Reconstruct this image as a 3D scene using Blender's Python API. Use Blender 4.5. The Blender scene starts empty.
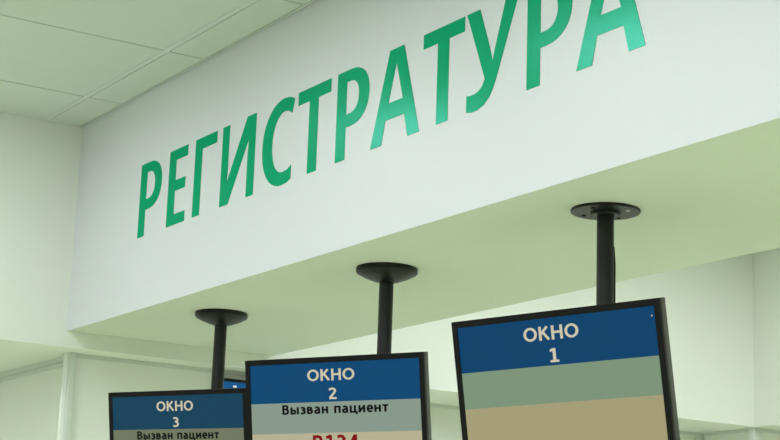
import bpy, bmesh, math, random
from mathutils import Matrix, Vector
random.seed(4)

# ------------------------------------------------------------------ camera, world, exposure
ZB = 2.30                      # height of the bulkhead's underside above the floor
CEIL = ZB + 0.711              # suspended ceiling
SOFF = ZB - 0.054              # lower soffit of the side / back bulkheads
YBACK = 3.171                  # back wall face
DEPTH = 0.790                  # bulkhead depth

scene = bpy.context.scene
C = scene.collection
cam = bpy.data.cameras.new('camera')
camo = bpy.data.objects.new('camera', cam)
C.objects.link(camo)
F, YAW, PIT, ROL = 1724.7166, math.radians(57.73783627), math.radians(12.77434985), math.radians(1.97895404)
cam.sensor_fit = 'HORIZONTAL'
cam.sensor_width = 36.0
cam.lens = F * 36.0 / 780.0
cam.clip_start = 0.05
fw = Vector((-math.sin(YAW) * math.cos(PIT), math.cos(YAW) * math.cos(PIT), math.sin(PIT)))
r0 = Vector((math.cos(YAW), math.sin(YAW), 0))
u0 = r0.cross(fw)
rr = r0 * math.cos(ROL) + u0 * math.sin(ROL)
uu = -r0 * math.sin(ROL) + u0 * math.cos(ROL)
mw = Matrix.Identity(4)
for k in range(3):
    mw[k][0], mw[k][1], mw[k][2] = rr[k], uu[k], -fw[k]
mw[0][3], mw[1][3], mw[2][3] = 5.4426, -2.1644, ZB - 0.8837
camo.matrix_world = mw
scene.camera = camo

wd = bpy.data.worlds.new('world')
scene.world = wd
wd.use_nodes = True
bg = wd.node_tree.nodes['Background']
bg.inputs[0].default_value = (0.93, 1.0, 0.92, 1)
bg.inputs[1].default_value = 0.25
scene.view_settings.view_transform = 'Standard'
scene.view_settings.look = 'None'
scene.view_settings.gamma = 1.0
scene.view_settings.exposure = 0.0
scene.view_settings.use_curve_mapping = False
LAMP = 9.6                     # radiance of the ceiling panels' diffusers


# ------------------------------------------------------------------ helpers
def mat(name, col, rough=0.6, spec=0.5, metal=0.0, noise=0.0, scale=30.0, bump=0.0, bscale=200.0,
        emit=None, estr=0.0, coat=0.0):
    m = bpy.data.materials.new(name)
    m.use_nodes = True
    nt = m.node_tree
    b = nt.nodes['Principled BSDF']
    b.inputs['Base Color'].default_value = (*col, 1)
    b.inputs['Roughness'].default_value = rough
    b.inputs['Specular IOR Level'].default_value = spec
    b.inputs['Metallic'].default_value = metal
    b.inputs['Coat Weight'].default_value = coat
    tc = None
    if noise or bump:
        tc = nt.nodes.new('ShaderNodeTexCoord')
    if noise:
        n = nt.nodes.new('ShaderNodeTexNoise')
        n.inputs['Scale'].default_value = scale
        n.inputs['Detail'].default_value = 4
        nt.links.new(tc.outputs['Object'], n.inputs['Vector'])
        mx = nt.nodes.new('ShaderNodeMix')
        mx.data_type = 'RGBA'
        mx.inputs[6].default_value = (*[c * (1 - noise) for c in col], 1)
        mx.inputs[7].default_value = (*[min(1, c * (1 + noise)) for c in col], 1)
        nt.links.new(n.outputs['Fac'], mx.inputs[0])
        nt.links.new(mx.outputs[2], b.inputs['Base Color'])
    if bump:
        n2 = nt.nodes.new('ShaderNodeTexNoise')
        n2.inputs['Scale'].default_value = bscale
        nt.links.new(tc.outputs['Object'], n2.inputs['Vector'])
        bp = nt.nodes.new('ShaderNodeBump')
        bp.inputs['Strength'].default_value = bump
        bp.inputs['Distance'].default_value = 0.002
        nt.links.new(n2.outputs['Fac'], bp.inputs['Height'])
        nt.links.new(bp.outputs['Normal'], b.inputs['Normal'])
    if emit:
        b.inputs['Emission Color'].default_value = (*emit, 1)
        b.inputs['Emission Strength'].default_value = estr
    return m


def add_box(bm, lo, hi, bevel=0.0, seg=2, mtx=None, mi=0):
    vs = [bm.verts.new((x, y, z)) for x in (lo[0], hi[0]) for y in (lo[1], hi[1]) for z in (lo[2], hi[2])]
    fs = []
    for q in ((0, 1, 3, 2), (4, 6, 7, 5), (0, 4, 5, 1), (2, 3, 7, 6), (0, 2, 6, 4), (1, 5, 7, 3)):
        f = bm.faces.new([vs[i] for i in q])
        f.material_index = mi
        fs.append(f)
    if bevel:
        es = list({e for f in fs for e in f.edges})
        res = bmesh.ops.bevel(bm, geom=es, offset=bevel, segments=seg, profile=0.5, affect='EDGES')
        vs = list({v for f in res['faces'] for v in f.verts} | {v for v in vs if v.is_valid})
        for f in {f for v in vs for f in v.link_faces}:
            f.material_index = mi
    if mtx is not None:
        bmesh.ops.transform(bm, matrix=mtx, verts=[v for v in vs if v.is_valid])
    return vs


def add_lathe(bm, prof, seg=40, mtx=None):
    """prof: list of (radius, z); revolved about local z."""
    rings, allv = [], []
    for r, z in prof:
        if r < 1e-6:
            ring = [bm.verts.new((0, 0, z))]
        else:
            ring = [bm.verts.new((r * math.cos(2 * math.pi * k / seg), r * math.sin(2 * math.pi * k / seg), z)) for k in range(seg)]
        rings.append(ring)
        allv += ring
    for a, b in zip(rings, rings[1:]):
        for k in range(seg):
            k2 = (k + 1) % seg
            q = []
            for v in (a[k % len(a)], a[k2 % len(a)], b[k2 % len(b)], b[k % len(b)]):
                if v not in q:
                    q.append(v)
            if len(q) > 2:
                f = bm.faces.new(q)
                f.smooth = True
    if mtx is not None:
        bmesh.ops.transform(bm, matrix=mtx, verts=allv)
    return allv


def add_tube(bm, pts, rad, seg=12):
    pts = [Vector(p) for p in pts]
    rings = []
    for i, p in enumerate(pts):
        t = (pts[min(i + 1, len(pts) - 1)] - pts[max(i - 1, 0)]).normalized()
        a = t.orthogonal().normalized() if abs(t.x) > 0.9 else t.cross(Vector((1, 0, 0))).normalized()
        b = t.cross(a)
        rings.append([bm.verts.new(p + (a * math.cos(2 * math.pi * k / seg) + b * math.sin(2 * math.pi * k / seg)) * rad) for k in range(seg)])
    for A, B in zip(rings, rings[1:]):
        for k in range(seg):
            f = bm.faces.new((A[k], A[(k + 1) % seg], B[(k + 1) % seg], B[k]))
            f.smooth = True
    bm.faces.new(rings[0])
    bm.faces.new(rings[-1][::-1])


def obj(name, bm, mats, parent=None, sharp=True):
    bmesh.ops.recalc_face_normals(bm, faces=bm.faces)
    me = bpy.data.meshes.new(name)
    bm.to_mesh(me)
    bm.free()
    if not isinstance(mats, (list, tuple)):
        mats = [mats]
    for m in mats:
        me.materials.append(m)
    if sharp:
        try:
            me.set_sharp_from_angle(angle=math.radians(35))
        except Exception:
            pass
    o = bpy.data.objects.new(name, me)
    C.objects.link(o)
    if parent:
        o.parent = parent
    return o


def struct(name, bm, m):
    o = obj(name, bm, m)
    o['kind'] = 'structure'
    return o


def thing(name, label, cat, loc=(0, 0, 0), group=None):
    o = bpy.data.objects.new(name, None)
    C.objects.link(o)
    o.location = loc
    o.empty_display_size = 0.1
    o['label'] = label
    o['category'] = cat
    if group:
        o['group'] = group
    return o


def box_struct(name, lo, hi, m, bevel=0.0):
    bm = bmesh.new()
    add_box(bm, lo, hi, bevel)
    return struct(name, bm, m)


# ------------------------------------------------------------------ materials
M_PAINT = mat('white_wall_paint', (0.84, 0.86, 0.795), 0.55, 0.35, noise=0.012, scale=3, bump=0.03, bscale=350)
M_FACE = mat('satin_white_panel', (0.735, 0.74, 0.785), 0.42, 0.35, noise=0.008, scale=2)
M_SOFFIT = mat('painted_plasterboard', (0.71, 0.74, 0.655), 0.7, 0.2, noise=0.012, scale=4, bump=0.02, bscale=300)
M_TILE = mat('ceiling_tile', (0.65, 0.69, 0.635), 0.85, 0.1, noise=0.02, scale=60, bump=0.10, bscale=420)
M_BAR = mat('ceiling_grid_metal', (0.66, 0.70, 0.66), 0.45, 0.4)
M_GAP = mat('dark_gap', (0.20, 0.22, 0.20), 0.8, 0.1)
M_RAIL = mat('grey_aluminium_rail', (0.70, 0.74, 0.68), 0.4, 0.5)
M_POST = mat('glossy_white_post', (0.88, 0.90, 0.86), 0.10, 0.6)
M_FLOOR = mat('pale_green_floor', (0.66, 0.74, 0.50), 0.45, 0.3, noise=0.04, scale=2)
M_LETTER = bpy.data.materials.new('green_vinyl_film')
M_LETTER.use_nodes = True
nt = M_LETTER.node_tree
nt.nodes.remove(nt.nodes['Principled BSDF'])
df = nt.nodes.new('ShaderNodeBsdfDiffuse')
df.inputs['Color'].default_value = (0.0, 0.345, 0.150, 1)
gl = nt.nodes.new('ShaderNodeBsdfGlossy')          # tinted sheen of the metallised film
gl.inputs['Color'].default_value = (0.30, 1.0, 0.92, 1)
gl.inputs['Roughness'].default_value = 0.24
mx = nt.nodes.new('ShaderNodeMixShader')
mx.inputs[0].default_value = 0.068
nt.links.new(df.outputs[0], mx.inputs[1])
nt.links.new(gl.outputs[0], mx.inputs[2])
nt.links.new(mx.outputs[0], nt.nodes['Material Output'].inputs['Surface'])
M_BLACK = mat('black_powder_coat', (0.008, 0.009, 0.008), 0.42, 0.32, bump=0.05, bscale=900)
M_CASE = mat('black_plastic_case', (0.006, 0.006, 0.005), 0.38, 0.22)
M_SIDE = mat('dark_olive_plastic', (0.052, 0.056, 0.036), 0.45, 0.4)
M_STEEL = mat('zinc_screw', (0.55, 0.56, 0.52), 0.3, 0.5, metal=1.0)
M_LAMP = mat('lit_lamp_diffuser', (0.8, 0.8, 0.8), 0.5, 0.2, emit=(0.96, 1.0, 1.06), estr=LAMP)
M_LAMPB = mat('lit_back_diffuser', (0.8, 0.8, 0.8), 0.5, 0.2, emit=(0.96, 1.0, 1.06), estr=LAMP * 0.85)
M_LAMPF = mat('white_lamp_frame', (0.78, 0.79, 0.77), 0.4, 0.4)

# ------------------------------------------------------------------ the setting
XL, XR, YF = -3.2, 9.0, -7.0
box_struct('floor', (XL - 0.2, YF, -0.1), (XR, YBACK + 3.4, 0.0), M_FLOOR)

# main bulkhead: white front face, painted underside
bm = bmesh.new()
add_box(bm, (0.0, 0.0, ZB), (XR, DEPTH, CEIL + 0.06))
o = struct('wall_bulkhead', bm, [M_FACE, M_SOFFIT])
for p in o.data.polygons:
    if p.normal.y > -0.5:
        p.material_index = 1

# side and back walls over the low soffits
box_struct('wall_left', (XL, YF, SOFF), (0.0, YBACK + 3.4, CEIL + 0.06), M_PAINT)
box_struct('wall_back', (0.0, YBACK, SOFF), (XR, YBACK + 3.4, CEIL + 0.06), M_PAINT)
box_struct('wall_far', (XL - 0.2, YBACK + 3.3, 0.0), (XR, YBACK + 3.5, SOFF), M_PAINT)
box_struct('wall_side', (XL - 0.2, YF, 0.0), (XL, YBACK + 3.3, CEIL), M_PAINT)

# partitions under the side and back walls
def partition(name, a, b, thick=0.05, top=SOFF, rail=0.014, trim=None, low=None):
    """panel wall from a to b (plan points, face on the a-b line) with a rail along its top"""
    a, b = Vector((*a, 0)), Vector((*b, 0))
    L = (b - a).length
    ex = (b - a).normalized()
    m = Matrix.Identity(4)
    ey = Vector((-ex.y, ex.x, 0))
    for k in range(3):
        m[k][0], m[k][1] = ex[k], ey[k]
        m[k][3] = a[k]
    bm = bmesh.new()
    add_box(bm, (0, 0.004, 0.0), (L, thick, top), mtx=m)
    struct(name, bm, M_PAINT)
    bm = bmesh.new()
    add_box(bm, (0, -0.002, top - rail), (L, 0.004, top - rail * 0.58), mtx=m)
    add_box(bm, (0, -0.006, top - rail * 0.55), (L, 0.004, top - 0.0005), mtx=m)
    struct(trim, bm, M_RAIL)

partition('wall_partition_left', (-0.120, 0.085), (-0.120, 1.32), trim='trim_1')
partition('wall_partition_corridor', (XL, 0.085), (-0.135, 0.085), trim='trim_2', rail=0.034)
partition('wall_partition_step', (-0.376, 1.32), (-0.165, 1.32), trim='trim_3')
partition('wall_partition_middle', (-0.376, 1.37), (-0.376, 3.20), trim='trim_4')
partition('wall_partition_back', (-0.376, 3.205), (-0.06, 3.205), trim='trim_5')
partition('wall_partition_recess', (-0.03, 3.235), (-0.03, 6.4), trim='trim_6')
bm = bmesh.new()
add_box(bm, (-0.060, 3.185, 0), (-0.020, 3.235, SOFF), 0.004)
struct('trim_7', bm, M_RAIL)
bm = bmesh.new()
add_box(bm, (-0.385, 3.17, 0), (-0.362, 3.205, SOFF), 0.003)
struct('trim_8', bm, M_RAIL)

# glossy rounded corner post of the corridor partition
bm = bmesh.new()
add_lathe(bm, [(0, 0), (0.019, 0), (0.019, SOFF), (0, SOFF)], 32, Matrix.Translation((-0.142, 0.070, 0)))
struct('trim_9', bm, M_POST)
bm = bmesh.new()
add_box(bm, (-0.122, 0.060, 0), (-0.104, 0.084, SOFF - 0.0005), 0.002)
struct('trim_10', bm, M_RAIL)

# suspended ceiling: tiles with real reveals, main runner, wall angles
PART, TD = 0.3581, -0.136
xs = [0.012, PART]
while xs[-1] < XR:
    xs.append(xs[-1] + 0.6)
ys = [-0.011, TD]
while ys[-1] > YF:
    ys.append(ys[-1] - 0.6)
LAMP_TILES = []
for i in range(1, len(xs) - 1):
    for j in range(1, len(ys) - 1):
        if j in (2, 5, 8) and i % 2 == 1:
            LAMP_TILES.append((i, j))
bm = bmesh.new()
for i in range(len(xs) - 1):
    for j in range(len(ys) - 1):
        if (i, j) in LAMP_TILES:
            continue
        gx0 = 0.003 if i else 0.0
        gy0 = 0.011 if j else 0.002
        add_box(bm, (xs[i] + gx0, ys[j + 1] + 0.011, CEIL), (xs[i + 1] - 0.003, ys[j] - gy0, CEIL + 0.02))
# upper slab
struct('ceiling', bm, M_TILE)
box_struct('ceiling_slab', (XL, YF, CEIL + 0.06), (XR, YBACK, CEIL + 0.16), M_PAINT)
bm = bmesh.new()
for y in ys[1:]:
    add_box(bm, (0.0, y - 0.0089, CEIL + 0.0005), (XR, y + 0.0089, CEIL + 0.022))
struct('trim_11', bm, M_BAR)
bm = bmesh.new()
for x in xs[1:]:
    for j in range(len(ys) - 1):
        add_box(bm, (x - 0.004, ys[j + 1] + 0.010, CEIL + 0.006), (x + 0.004, ys[j] - 0.010, CEIL + 0.022))
add_box(bm, (0.0, YF, CEIL + 0.012), (XR, 0.0, CEIL + 0.03))
struct('trim_12', bm, M_GAP)
bm = bmesh.new()          # wall angle along the bulkhead and the left wall
add_box(bm, (0.012, -0.010, CEIL - 0.001), (XR, -0.003, CEIL + 0.010))
add_box(bm, (0.003, YF, CEIL + 0.001), (0.012, -0.004, CEIL + 0.010))
struct('trim_13', bm, M_BAR)

# ceiling behind the bulkhead
bm = bmesh.new()
BACK_LAMPS = [(x, y) for y in (1.55, 2.40) for x in (1.20, 2.0, 2.8, 3.6, 5.2, 7.0)]
add_box(bm, (0.0, DEPTH, CEIL), (XR, YBACK, CEIL + 0.05))
struct('ceiling_behind', bm, M_TILE)


# ------------------------------------------------------------------ ceiling lamps
def ceiling_light(x0, y0, x1, y1, label, group, z, dm=None):
    t = thing('ceiling_light', label, 'ceiling light', ((x0 + x1) / 2, (y0 + y1) / 2, z), group)
    a, b = (x1 - x0) / 2 - 0.003, (y1 - y0) / 2 - 0.012
    w = 0.022
    bm = bmesh.new()
    add_box(bm, (-a, -b, -0.002), (a, -b + w, 0.010))
    add_box(bm, (-a, b - w, -0.002), (a, b, 0.010))
    add_box(bm, (-a, -b + w, -0.002), (-a + w, b - w, 0.010))
    add_box(bm, (a - w, -b + w, -0.002), (a, b - w, 0.010))
    obj('frame', bm, M_LAMPF, t)
    bm = bmesh.new()
    add_box(bm, (-a + w, -b + w, 0.002), (a - w, b - w, 0.008))
    obj('diffuser', bm, dm or M_LAMP, t)
    return t


for i, j in LAMP_TILES:
    ceiling_light(xs[i], ys[j + 1], xs[i + 1], ys[j], 'square lit ceiling panel in the tiled ceiling before the lettered bulkhead',
                  'lit panels of the hall ceiling', CEIL)
for x, y in BACK_LAMPS:
    ceiling_light(x - 0.3, y - 0.3, x + 0.3, y + 0.3, 'square lit ceiling panel behind the lettered bulkhead',
                  'lit panels behind the bulkhead', CEIL - 0.009, M_LAMPB)


for x, y in ((-0.85, -1.1), (-2.1, -1.1), (-1.5, -3.0), (-0.9, -4.8)):  # unseen panels, added to brighten the otherwise dark side corridor
    ceiling_light(x - 0.3, y - 0.3, x + 0.3, y + 0.3, 'square lit panel added unseen to brighten the corridor under the side soffit',
                  'added panels brightening the side corridor', SOFF - 0.009)
for x, y in ((0.7, 4.6), (2.6, 4.6), (4.6, 4.6)):
    ceiling_light(x - 0.3, y - 0.3, x + 0.3, y + 0.3, 'square lit panel in the low back soffit',
                  'lit panels of the back soffit', SOFF - 0.009)


# ------------------------------------------------------------------ curve-filled flat shapes
def fill_mesh(polys, depth):
    cu = bpy.data.curves.new('outline', 'CURVE')
    cu.dimensions = '2D'
    cu.fill_mode = 'BOTH'
    cu.extrude = depth / 2
    for pts in polys:
        s = cu.splines.new('POLY')
        s.points.add(len(pts) - 1)
        for p, (x, y) in zip(s.points, pts):
            p.co = (x, y, 0, 1)
        s.use_cyclic_u = True
    to = bpy.data.objects.new('outline', cu)
    C.objects.link(to)
    dg = bpy.context.evaluated_depsgraph_get()
    me = bpy.data.meshes.new_from_object(to.evaluated_get(dg))
    bpy.data.objects.remove(to)
    bpy.data.curves.remove(cu)
    return me


ONE = [[(0.06, 0.925), (0.31, 1.0), (0.58, 1.0), (0.58, 0.165), (0.84, 0.165), (0.84, 0), (0.04, 0), (0.04, 0.165), (0.30, 0.165), (0.30, 0.80), (0.06, 0.745)]]


def L(*c):
    return [(c[i], c[i + 1]) for i in range(0, len(c), 2)]


def OV(cx, cy, rx, ry, n=28):
    return [(cx + rx * math.cos(2 * math.pi * k / n), cy + ry * math.sin(2 * math.pi * k / n)) for k in range(n + 1)]


STEM, XS = L(.1, 0, .1, 1), L(.09, 0, .09, .75)
# screen lettering as pen strokes: cap height 1, (strokes, advance)
PEN = {
    'О': ([OV(.47, .5, .375, .415)], .96),
    'К': ([STEM, L(.12, .46, .24, .56, .60, .97), L(.27, .60, .68, .03)], .76),
    'Н': ([STEM, L(.68, 0, .68, 1), L(.1, .52, .68, .52)], .80),
    '1': ([L(.40, 0, .40, 1), L(.10, .84, .26, .88, .40, .96), L(.12, .075, .68, .075)], .72),
    '2': ([L(.06, .80, .18, .89, .34, .92, .49, .86, .55, .72, .49, .57, .30, .34, .10, .09), L(.06, .085, .66, .085)], .72),
    '3': ([L(.06, .87, .24, .92, .42, .89, .52, .75, .46, .61, .24, .54), L(.24, .54, .47, .48, .56, .30, .48, .13, .26, .075, .04, .13)], .72),
    '4': ([L(.48, 0, .48, 1), L(.44, .96, .08, .32), L(.02, .28, .68, .28)], .74),
    'P': ([STEM, L(.1, .915, .34, .915, .52, .86, .58, .70, .52, .53, .34, .46, .1, .46)], .72),
    'В': ([STEM, L(.1, .915, .36, .915, .50, .86, .53, .74, .48, .61, .36, .555, .1, .555), L(.36, .555, .53, .48, .58, .31, .52, .14, .38, .085, .1, .085)], .74),
    'ы': ([XS, L(.09, .43, .30, .43, .44, .37, .47, .25, .44, .13, .30, .075, .09, .075), L(.74, 0, .74, .75)], .90),
    'з': ([L(.05, .65, .22, .68, .38, .63, .43, .54, .36, .44, .18, .40), L(.18, .40, .39, .35, .46, .22, .38, .10, .22, .065, .03, .11)], .58),
    'в': ([XS, L(.09, .67, .32, .67, .42, .61, .43, .52, .34, .41, .09, .41), L(.34, .41, .48, .34, .49, .20, .42, .11, .28, .075, .09, .075)], .64),
    'а': ([L(.07, .63, .24, .68, .40, .63, .47, .50, .47, 0), L(.47, .41, .26, .40, .12, .34, .085, .21, .14, .09, .26, .06, .40, .12, .47, .24)], .65),
    'н': ([XS, L(.52, 0, .52, .75), L(.09, .39, .52, .39)], .68),
    'п': ([XS, L(.52, 0, .52, .75), L(.09, .67, .52, .67)], .68),
    'ц': ([XS, L(.50, 0, .50, .75), L(.0, .075, .68, .075), L(.66, .15, .66, -.18)], .76),
    'и': ([XS, L(.54, 0, .54, .75), L(.08, .08, .55, .67)], .70),
    'е': ([L(.08, .37, .52, .37, .51, .52, .42, .64, .29, .68, .16, .63, .09, .50, .085, .36, .11, .20, .21, .09, .35, .07, .52, .12)], .64),
    'т': ([L(.0, .67, .54, .67), L(.27, 0, .27, .67)], .60),
    ' ': ([], .36),
}


def text_mesh(s, x0, x1, y0, y1, wt=0.18):
    """writing fitted into x0..x1 / y0..y1 (cap height) of the local xy plane; wt = pen width over cap height"""
    if s == '1':
        me = fill_mesh(ONE, 0.0)
    else:
        bm = bmesh.new()
        pen = 0.0
        for ch in s:
            strokes, adv = PEN[ch]
            for st in strokes:
                P = [Vector((x + pen, y)) for x, y in st]
                closed = (P[0] - P[-1]).length < 1e-6
                lft, rgt = [], []
                n = len(P)
                for i, p in enumerate(P):
                    a = P[i - 1] if i else (P[-2] if closed else None)
                    c = P[i + 1] if i < n - 1 else (P[1] if closed else None)
                    d0 = (p - a).normalized() if a is not None else (c - p).normalized()
                    d1 = (c - p).normalized() if c is not None else d0
                    n0 = Vector((-d0.y, d0.x))
                    nn = (n0 + Vector((-d1.y, d1.x))).normalized()
                    k = wt / 2 / max(0.6, nn.dot(n0))
                    # strokes along x are a little thinner, as in a bold sans
                    off = Vector((nn.x * k, nn.y * k * 0.88))
                    lft.append(bm.verts.new((*(p + off), 0)))
                    rgt.append(bm.verts.new((*(p - off), 0)))
                for i in range(n - 1):
                    bm.faces.new((rgt[i], rgt[i + 1], lft[i + 1], lft[i]))
            pen += adv + 0.10
        me = bpy.data.meshes.new('writing')
        bm.to_mesh(me)
        bm.free()
    X = [v.co.x for v in me.vertices]
    a, b = min(X), max(X)
    for v in me.vertices:
        v.co = ((v.co.x - a) / (b - a) * (x1 - x0) + x0, v.co.y * (y1 - y0) + y0, 0)
    return me


# ------------------------------------------------------------------ the big green lettering
def arc(cx, cy, rx, ry, a0, a1, n=14):
    return [(cx + rx * math.cos(math.radians(a0 + (a1 - a0) * k / n)), cy + ry * math.sin(math.radians(a0 + (a1 - a0) * k / n))) for k in range(n + 1)]


def sarc(cx, cy, rx, ry, a0, a1, n=16, e=2.25):
    out = []
    for k in range(n + 1):
        t = math.radians(a0 + (a1 - a0) * k / n)
        c, s = math.cos(t), math.sin(t)
        out.append((cx + rx * math.copysign(abs(c) ** (2 / e), c), cy + ry * math.copysign(abs(s) ** (2 / e), s)))
    return out


def L_R(x):
    return [[(x, 0), (x, 1)] + sarc(x + 0.066, 0.678, 0.091, 0.322, 90, -90) + [(x + 0.047, 0.356), (x + 0.047, 0)],
            [(x + 0.047, 0.500), (x + 0.047, 0.868)] + sarc(x + 0.062, 0.684, 0.046, 0.184, 90, -90)]


def L_T(x):
    return [[(x, 1), (x + 0.172, 1), (x + 0.172, 0.846), (x + 0.109, 0.846), (x + 0.109, 0), (x + 0.062, 0), (x + 0.062, 0.846), (x, 0.846)]]


def L_A(x):
    return [[(x, 0), (x + 0.079, 1.0), (x + 0.143, 1.0), (x + 0.219, 0), (x + 0.168, 0), (x + 0.152, 0.252), (x + 0.067, 0.252), (x + 0.051, 0)],
            [(x + 0.078, 0.428), (x + 0.1105, 0.845), (x + 0.1435, 0.428)]]


L_E = [[(0.738, 0), (0.738, 1), (0.863, 1), (0.863, 0.858), (0.786, 0.858), (0.786, 0.588), (0.855, 0.588), (0.855, 0.446), (0.786, 0.446),
        (0.786, 0.138), (0.863, 0.138), (0.863, 0)]]
L_G = [[(0.915, 0), (0.915, 1), (1.055, 1), (1.055, 0.852), (0.962, 0.852), (0.962, 0)]]
L_I = [[(1.092, 0), (1.092, 1), (1.134, 1), (1.134, 0.46), (1.131, 0.27), (1.242, 1), (1.296, 1), (1.296, 0), (1.253, 0), (1.253, 0.50),
        (1.257, 0.72), (1.144, 0)]]
L_S = [[(1.514, 0.962), (1.490, 1.002)] + sarc(1.458, 0.5, 0.118, 0.518, 90, 270, 28, 2.1) + [(1.487, -0.008), (1.508, 0.022), (1.508, 0.182), (1.487, 0.146)]
       + sarc(1.462, 0.497, 0.066, 0.362, 270, 90, 28, 2.1) + [(1.484, 0.842), (1.502, 0.800)]]
L_U = [[(2.321, 1), (2.372, 1), (2.415, 0.55), (2.424, 0.42), (2.434, 0.55), (2.472, 1), (2.522, 1), (2.441, 0.25)]
       + [(2.430, 0.160), (2.414, 0.075), (2.394, 0.018), (2.368, -0.012), (2.343, -0.012), (2.325, 0.004), (2.325, 0.170), (2.340, 0.158), (2.358, 0.160), (2.374, 0.178), (2.386, 0.212), (2.396, 0.272)]]
LETTERS = [('Р', L_R(0.530)), ('Е', L_E), ('Г', L_G), ('И', L_I), ('С', L_S), ('Т', L_T(1.534)), ('Р', L_R(1.740)), ('А', L_A(1.911)),
           ('Т', L_T(2.140)), ('У', L_U), ('Р', L_R(2.553)), ('А', L_A(2.726))]
sign = thing('wall_lettering', 'large green Cyrillic lettering reading РЕГИСТРАТУРА on the white bulkhead', 'lettering', (1.74, 0, ZB + 0.232))
zl0, zl1 = 0.2318, 0.4690
for ch, polys in LETTERS:
    me = fill_mesh(polys, 0.0012)
    me.transform(Matrix(((1, 0, 0, -1.74), (0, 0, -1, -0.0008), (0, zl1 - zl0, 0, 0), (0, 0, 0, 1))))
    me.materials.append(M_LETTER)
    o = bpy.data.objects.new('letter', me)
    C.objects.link(o)
    o.parent = sign
    o['label'] = 'green letter ' + ch

# ------------------------------------------------------------------ hanging window displays
WM, HM = 0.555, 0.338


def screen_mats(k, blue, row, beige):
    def sm(n, c):
        return mat('screen_' + n, (0.004, 0.004, 0.004), 0.32, 0.10, emit=c, estr=k)
    return sm('blue', blue), sm('grey_green', row), sm('beige', beige), sm('lettering_cream', (0.62, 0.58, 0.42)), \
        sm('lettering_black', (0.003, 0.003, 0.003)), sm('lettering_red', (0.22, 0.004, 0.008))


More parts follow.
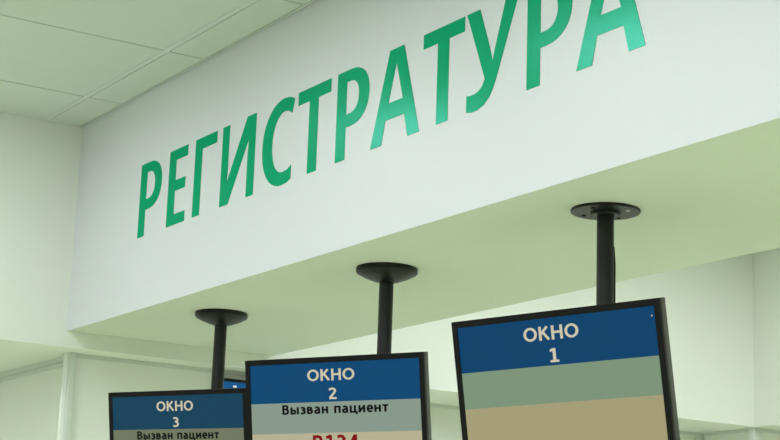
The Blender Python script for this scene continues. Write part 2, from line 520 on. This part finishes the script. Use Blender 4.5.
def hanging_monitor(px, py, pose, digit, message, number, dome, k, cols, label, mx=0.0, my=0.0):
    th, tilt, zt, Ln, s, ro = pose
    t = thing('hanging_monitor', label, 'monitor', (px, py, ZB), 'window displays hanging from the bulkhead')
    # --- mount on the underside
    bm = bmesh.new()
    if dome:
        add_lathe(bm, [(0, 0), (0.0805, 0), (0.0815, -0.002), (0.0815, -0.0125), (0.078, -0.0165), (0.060, -0.0260), (0.036, -0.0350), (0.024, -0.0385), (0, -0.0385)], 56)
        obj('ceiling_flange', bm, M_BLACK, t)
    else:
        add_lathe(bm, [(0, 0), (0.0765, 0), (0.0775, -0.0015), (0.0775, -0.0050), (0.0760, -0.0065), (0.034, -0.0065), (0.033, -0.0115), (0.031, -0.0130), (0, -0.0130)], 56)
        fl = obj('ceiling_flange', bm, M_BLACK, t)
        for a in (20, 110, 200, 290):
            bm = bmesh.new()
            c = Matrix.Translation((0.056 * math.cos(math.radians(a)), 0.056 * math.sin(math.radians(a)), -0.0065))
            add_lathe(bm, [(0, 0.001), (0.0052, 0.001), (0.0052, -0.0012), (0.0035, -0.0030), (0, -0.0034)], 16, c)
            obj('screw', bm, M_STEEL if a == 20 else M_CASE, fl)
    bm = bmesh.new()
    zb = zt - 0.200
    add_lathe(bm, [(0, 0), (0.0190, 0), (0.0190, zb), (0.0175, zb - 0.002), (0, zb - 0.002)], 36)
    obj('pole', bm, M_BLACK, t)
    # --- frames: e right, nh towards the viewer
    nh = Vector((math.sin(th), -math.cos(th), 0))
    e0 = Vector((math.cos(th), math.sin(th), 0))
    d0 = Vector((0, 0, -1)) * math.cos(tilt) - nh * math.sin(tilt)
    e = e0 * math.cos(ro) + d0 * math.sin(ro)
    dn = d0 * math.cos(ro) - e0 * math.sin(ro)
    up = -dn
    back = up.cross(e)
    top = nh * Ln + e * s
    top += Vector((mx, my, 0))        # the head sits off the pole's axis
    top.z = zt
    m = Matrix.Identity(4)          # local: x right, y back, z up; origin = top centre of the front
    for q in range(3):
        m[q][0], m[q][1], m[q][2], m[q][3] = e[q], back[q], up[q], top[q]
    h2 = WM / 2
    # --- casing: front bezel ring plus tapered back shell
    bm = bmesh.new()
    bz = 0.0146
    for lo, hi in (((-h2, 0, -bz), (h2, 0.012, 0)), ((-h2, 0, -HM), (h2, 0.012, -HM + bz + 0.004)),
                   ((-h2, 0, -HM + bz + 0.004), (-h2 + bz, 0.012, -bz)), ((h2 - bz, 0, -HM + bz + 0.004), (h2, 0.012, -bz))):
        add_box(bm, lo, hi)
    bmesh.ops.remove_doubles(bm, verts=bm.verts, dist=1e-5)
    bmesh.ops.transform(bm, matrix=m, verts=bm.verts)
    obj('bezel', bm, M_CASE, t)
    bm = bmesh.new()
    ring = []
    for y, ins in ((0.006, -0.0006), (0.022, -0.0006), (0.030, 0.005), (0.046, 0.060), (0.050, 0.068)):
        ring.append([bm.verts.new(m @ Vector(c)) for c in ((-h2 + ins, y, -ins), (h2 - ins, y, -ins), (h2 - ins, y, -HM + ins), (-h2 + ins, y, -HM + ins))])
    for A, B in zip(ring, ring[1:]):
        for q in range(4):
            bm.faces.new((A[q], A[(q + 1) % 4], B[(q + 1) % 4], B[q]))
    bm.faces.new(ring[0][::-1])
    bm.faces.new(ring[-1])
    obj('back_shell', bm, M_SIDE, t)
    # --- screen with its three bands
    mats = screen_mats(k, *cols)
    bm = bmesh.new()
    xi = h2 - bz
    bands = [(-bz, -0.1172, 0), (-0.1172, -0.1980, 1), (-0.1980, -HM + bz + 0.004, 2)]
    for a, b, mi in bands:
        vs = [bm.verts.new(m @ Vector(c)) for c in ((-xi, 0.0025, b), (xi, 0.0025, b), (xi, 0.0025, a), (-xi, 0.0025, a))]
        f = bm.faces.new(vs)
        f.material_index = mi
    bmesh.ops.remove_doubles(bm, verts=bm.verts, dist=1e-5)
    sc = obj('screen', bm, list(mats[:3]), t)

    def write(name, s, x0, x1, z0, z1, mt, bold):
        me = text_mesh(s, x0, x1, z0, z1, bold)
        me.transform(m @ Matrix(((1, 0, 0, 0), (0, 0, -1, 0.0021), (0, 1, 0, 0), (0, 0, 0, 1))))
        me.materials.append(mt)
        w = bpy.data.objects.new(name, me)
        C.objects.link(w)
        w.parent = sc
        return w
    write('heading', 'ОКНО', -0.0795, 0.0675, -0.0620, -0.0315, mats[3], 0.185)
    write('window_number', digit, -0.0150 if digit != '1' else -0.0135, 0.0100, -0.1108, -0.0805, mats[3], 0.185)
    if message:
        write('message', message, -0.1630, 0.1655, -0.1475, -0.1225, mats[4], 0.225)
    if number:
        write('ticket_number', number, -0.0690, 0.0725, -0.2460, -0.2035, mats[5], 0.21)
    # --- power light dot in the screen corner
    if digit == '1':
        bm = bmesh.new()
        add_lathe(bm, [(0, 0), (0.0016, 0), (0.0016, 0.0006), (0, 0.0006)], 12, m @ Matrix.Translation((0.2545, 0.0024, -0.0345)) @ Matrix.Rotation(math.radians(90), 4, 'X'))
        obj('status_dot', bm, mats[3], sc)
    # --- bracket between pole and monitor back
    bm = bmesh.new()
    add_box(bm, (s * -1 - 0.05 if False else -0.05, 0.049, -HM / 2 - 0.05), (0.05, 0.053, -HM / 2 + 0.05), mtx=m)
    pc = m @ Vector((0, 0.053, -HM / 2))
    q = Vector((0, 0, zb + 0.035))
    add_tube(bm, [pc, pc.lerp(q, 0.5), q], 0.011, 12)
    add_lathe(bm, [(0.0192, 0.035), (0.026, 0.033), (0.026, -0.033), (0.0192, -0.035)], 32, Matrix.Translation(q))
    obj('bracket', bm, M_BLACK, t)
    return t


m1 = hanging_monitor(2.5493, 0.2261, (0.2716, 0.1804, -0.2400, 0.1224, -0.0580, -0.0075), '1', None, None, False, 0.97,
                ((0.001, 0.053, 0.150), (0.205, 0.300, 0.195), (0.380, 0.345, 0.190)),
                'black framed hanging monitor showing ОКНО 1, nearest and largest of the row')
m2 = hanging_monitor(1.6568, 0.2212, (0.4613, 0.1513, -0.2393, 0.1166, -0.0904, 0.0022), '2', 'Вызван пациент', 'P134', True, 0.97,
                ((0.001, 0.064, 0.176), (0.250, 0.325, 0.265), (0.475, 0.445, 0.295)),
                'black framed hanging monitor showing ОКНО 2 with a red ticket number, between the other two', -0.0500, 0.0320)
m3 = hanging_monitor(0.7024, 0.2223, (0.4048, 0.1598, -0.2472, 0.1103, -0.0748, 0.0158), '3', 'Вызван пациент', None, True, 0.97,
                ((0.006, 0.054, 0.104), (0.165, 0.190, 0.120), (0.30, 0.28, 0.17)),
                'black framed hanging monitor showing ОКНО 3, farthest of the row towards the left wall', -0.0337, 0.0173)
# signal cable clipped to the right of the nearest pole
bm = bmesh.new()
pts = []
for k in range(13):
    z = -0.085 - k * 0.02
    out = 0.0195 + 0.0022 * min(1, k / 2)
    a = YAW
    pts.append((out * math.cos(a), out * math.sin(a) - 0.002, z))
pts.insert(0, (0.010 * math.cos(YAW), 0.010 * math.sin(YAW), -0.075))
add_tube(bm, pts, 0.0030, 10)
obj('cable', bm, M_CASE, m1)

# small display fixed to the partition behind the nearest-to-the-wall pole
t = thing('wall_monitor', 'small blue wall screen glimpsed behind the ОКНО 3 pole, on the left partition', 'monitor', (-0.12, 0.815, ZB - 0.160))
bm = bmesh.new()
add_box(bm, (0.006, -0.185, -0.150), (0.034, 0.185, 0.074), 0.004)
obj('bezel', bm, M_CASE, t)
bm = bmesh.new()
add_box(bm, (0.030, -0.176, -0.136), (0.0345, 0.176, 0.062))
sc = obj('screen', bm, mat('wall_screen_blue', (0.004, 0.004, 0.004), 0.35, 0.1, emit=(0.001, 0.095, 0.27), estr=0.9), t)
bm = bmesh.new()
add_box(bm, (0.0342, -0.133, 0.043), (0.0348, -0.119, 0.050))
obj('white_mark', bm, mat('wall_screen_white', (0.01, 0.01, 0.01), 0.3, 0.3, emit=(0.75, 0.80, 0.75), estr=0.9), sc)
bm = bmesh.new()
add_box(bm, (-0.002, -0.06, -0.10), (0.008, 0.06, 0.03))
obj('wall_plate', bm, M_BLACK, t)
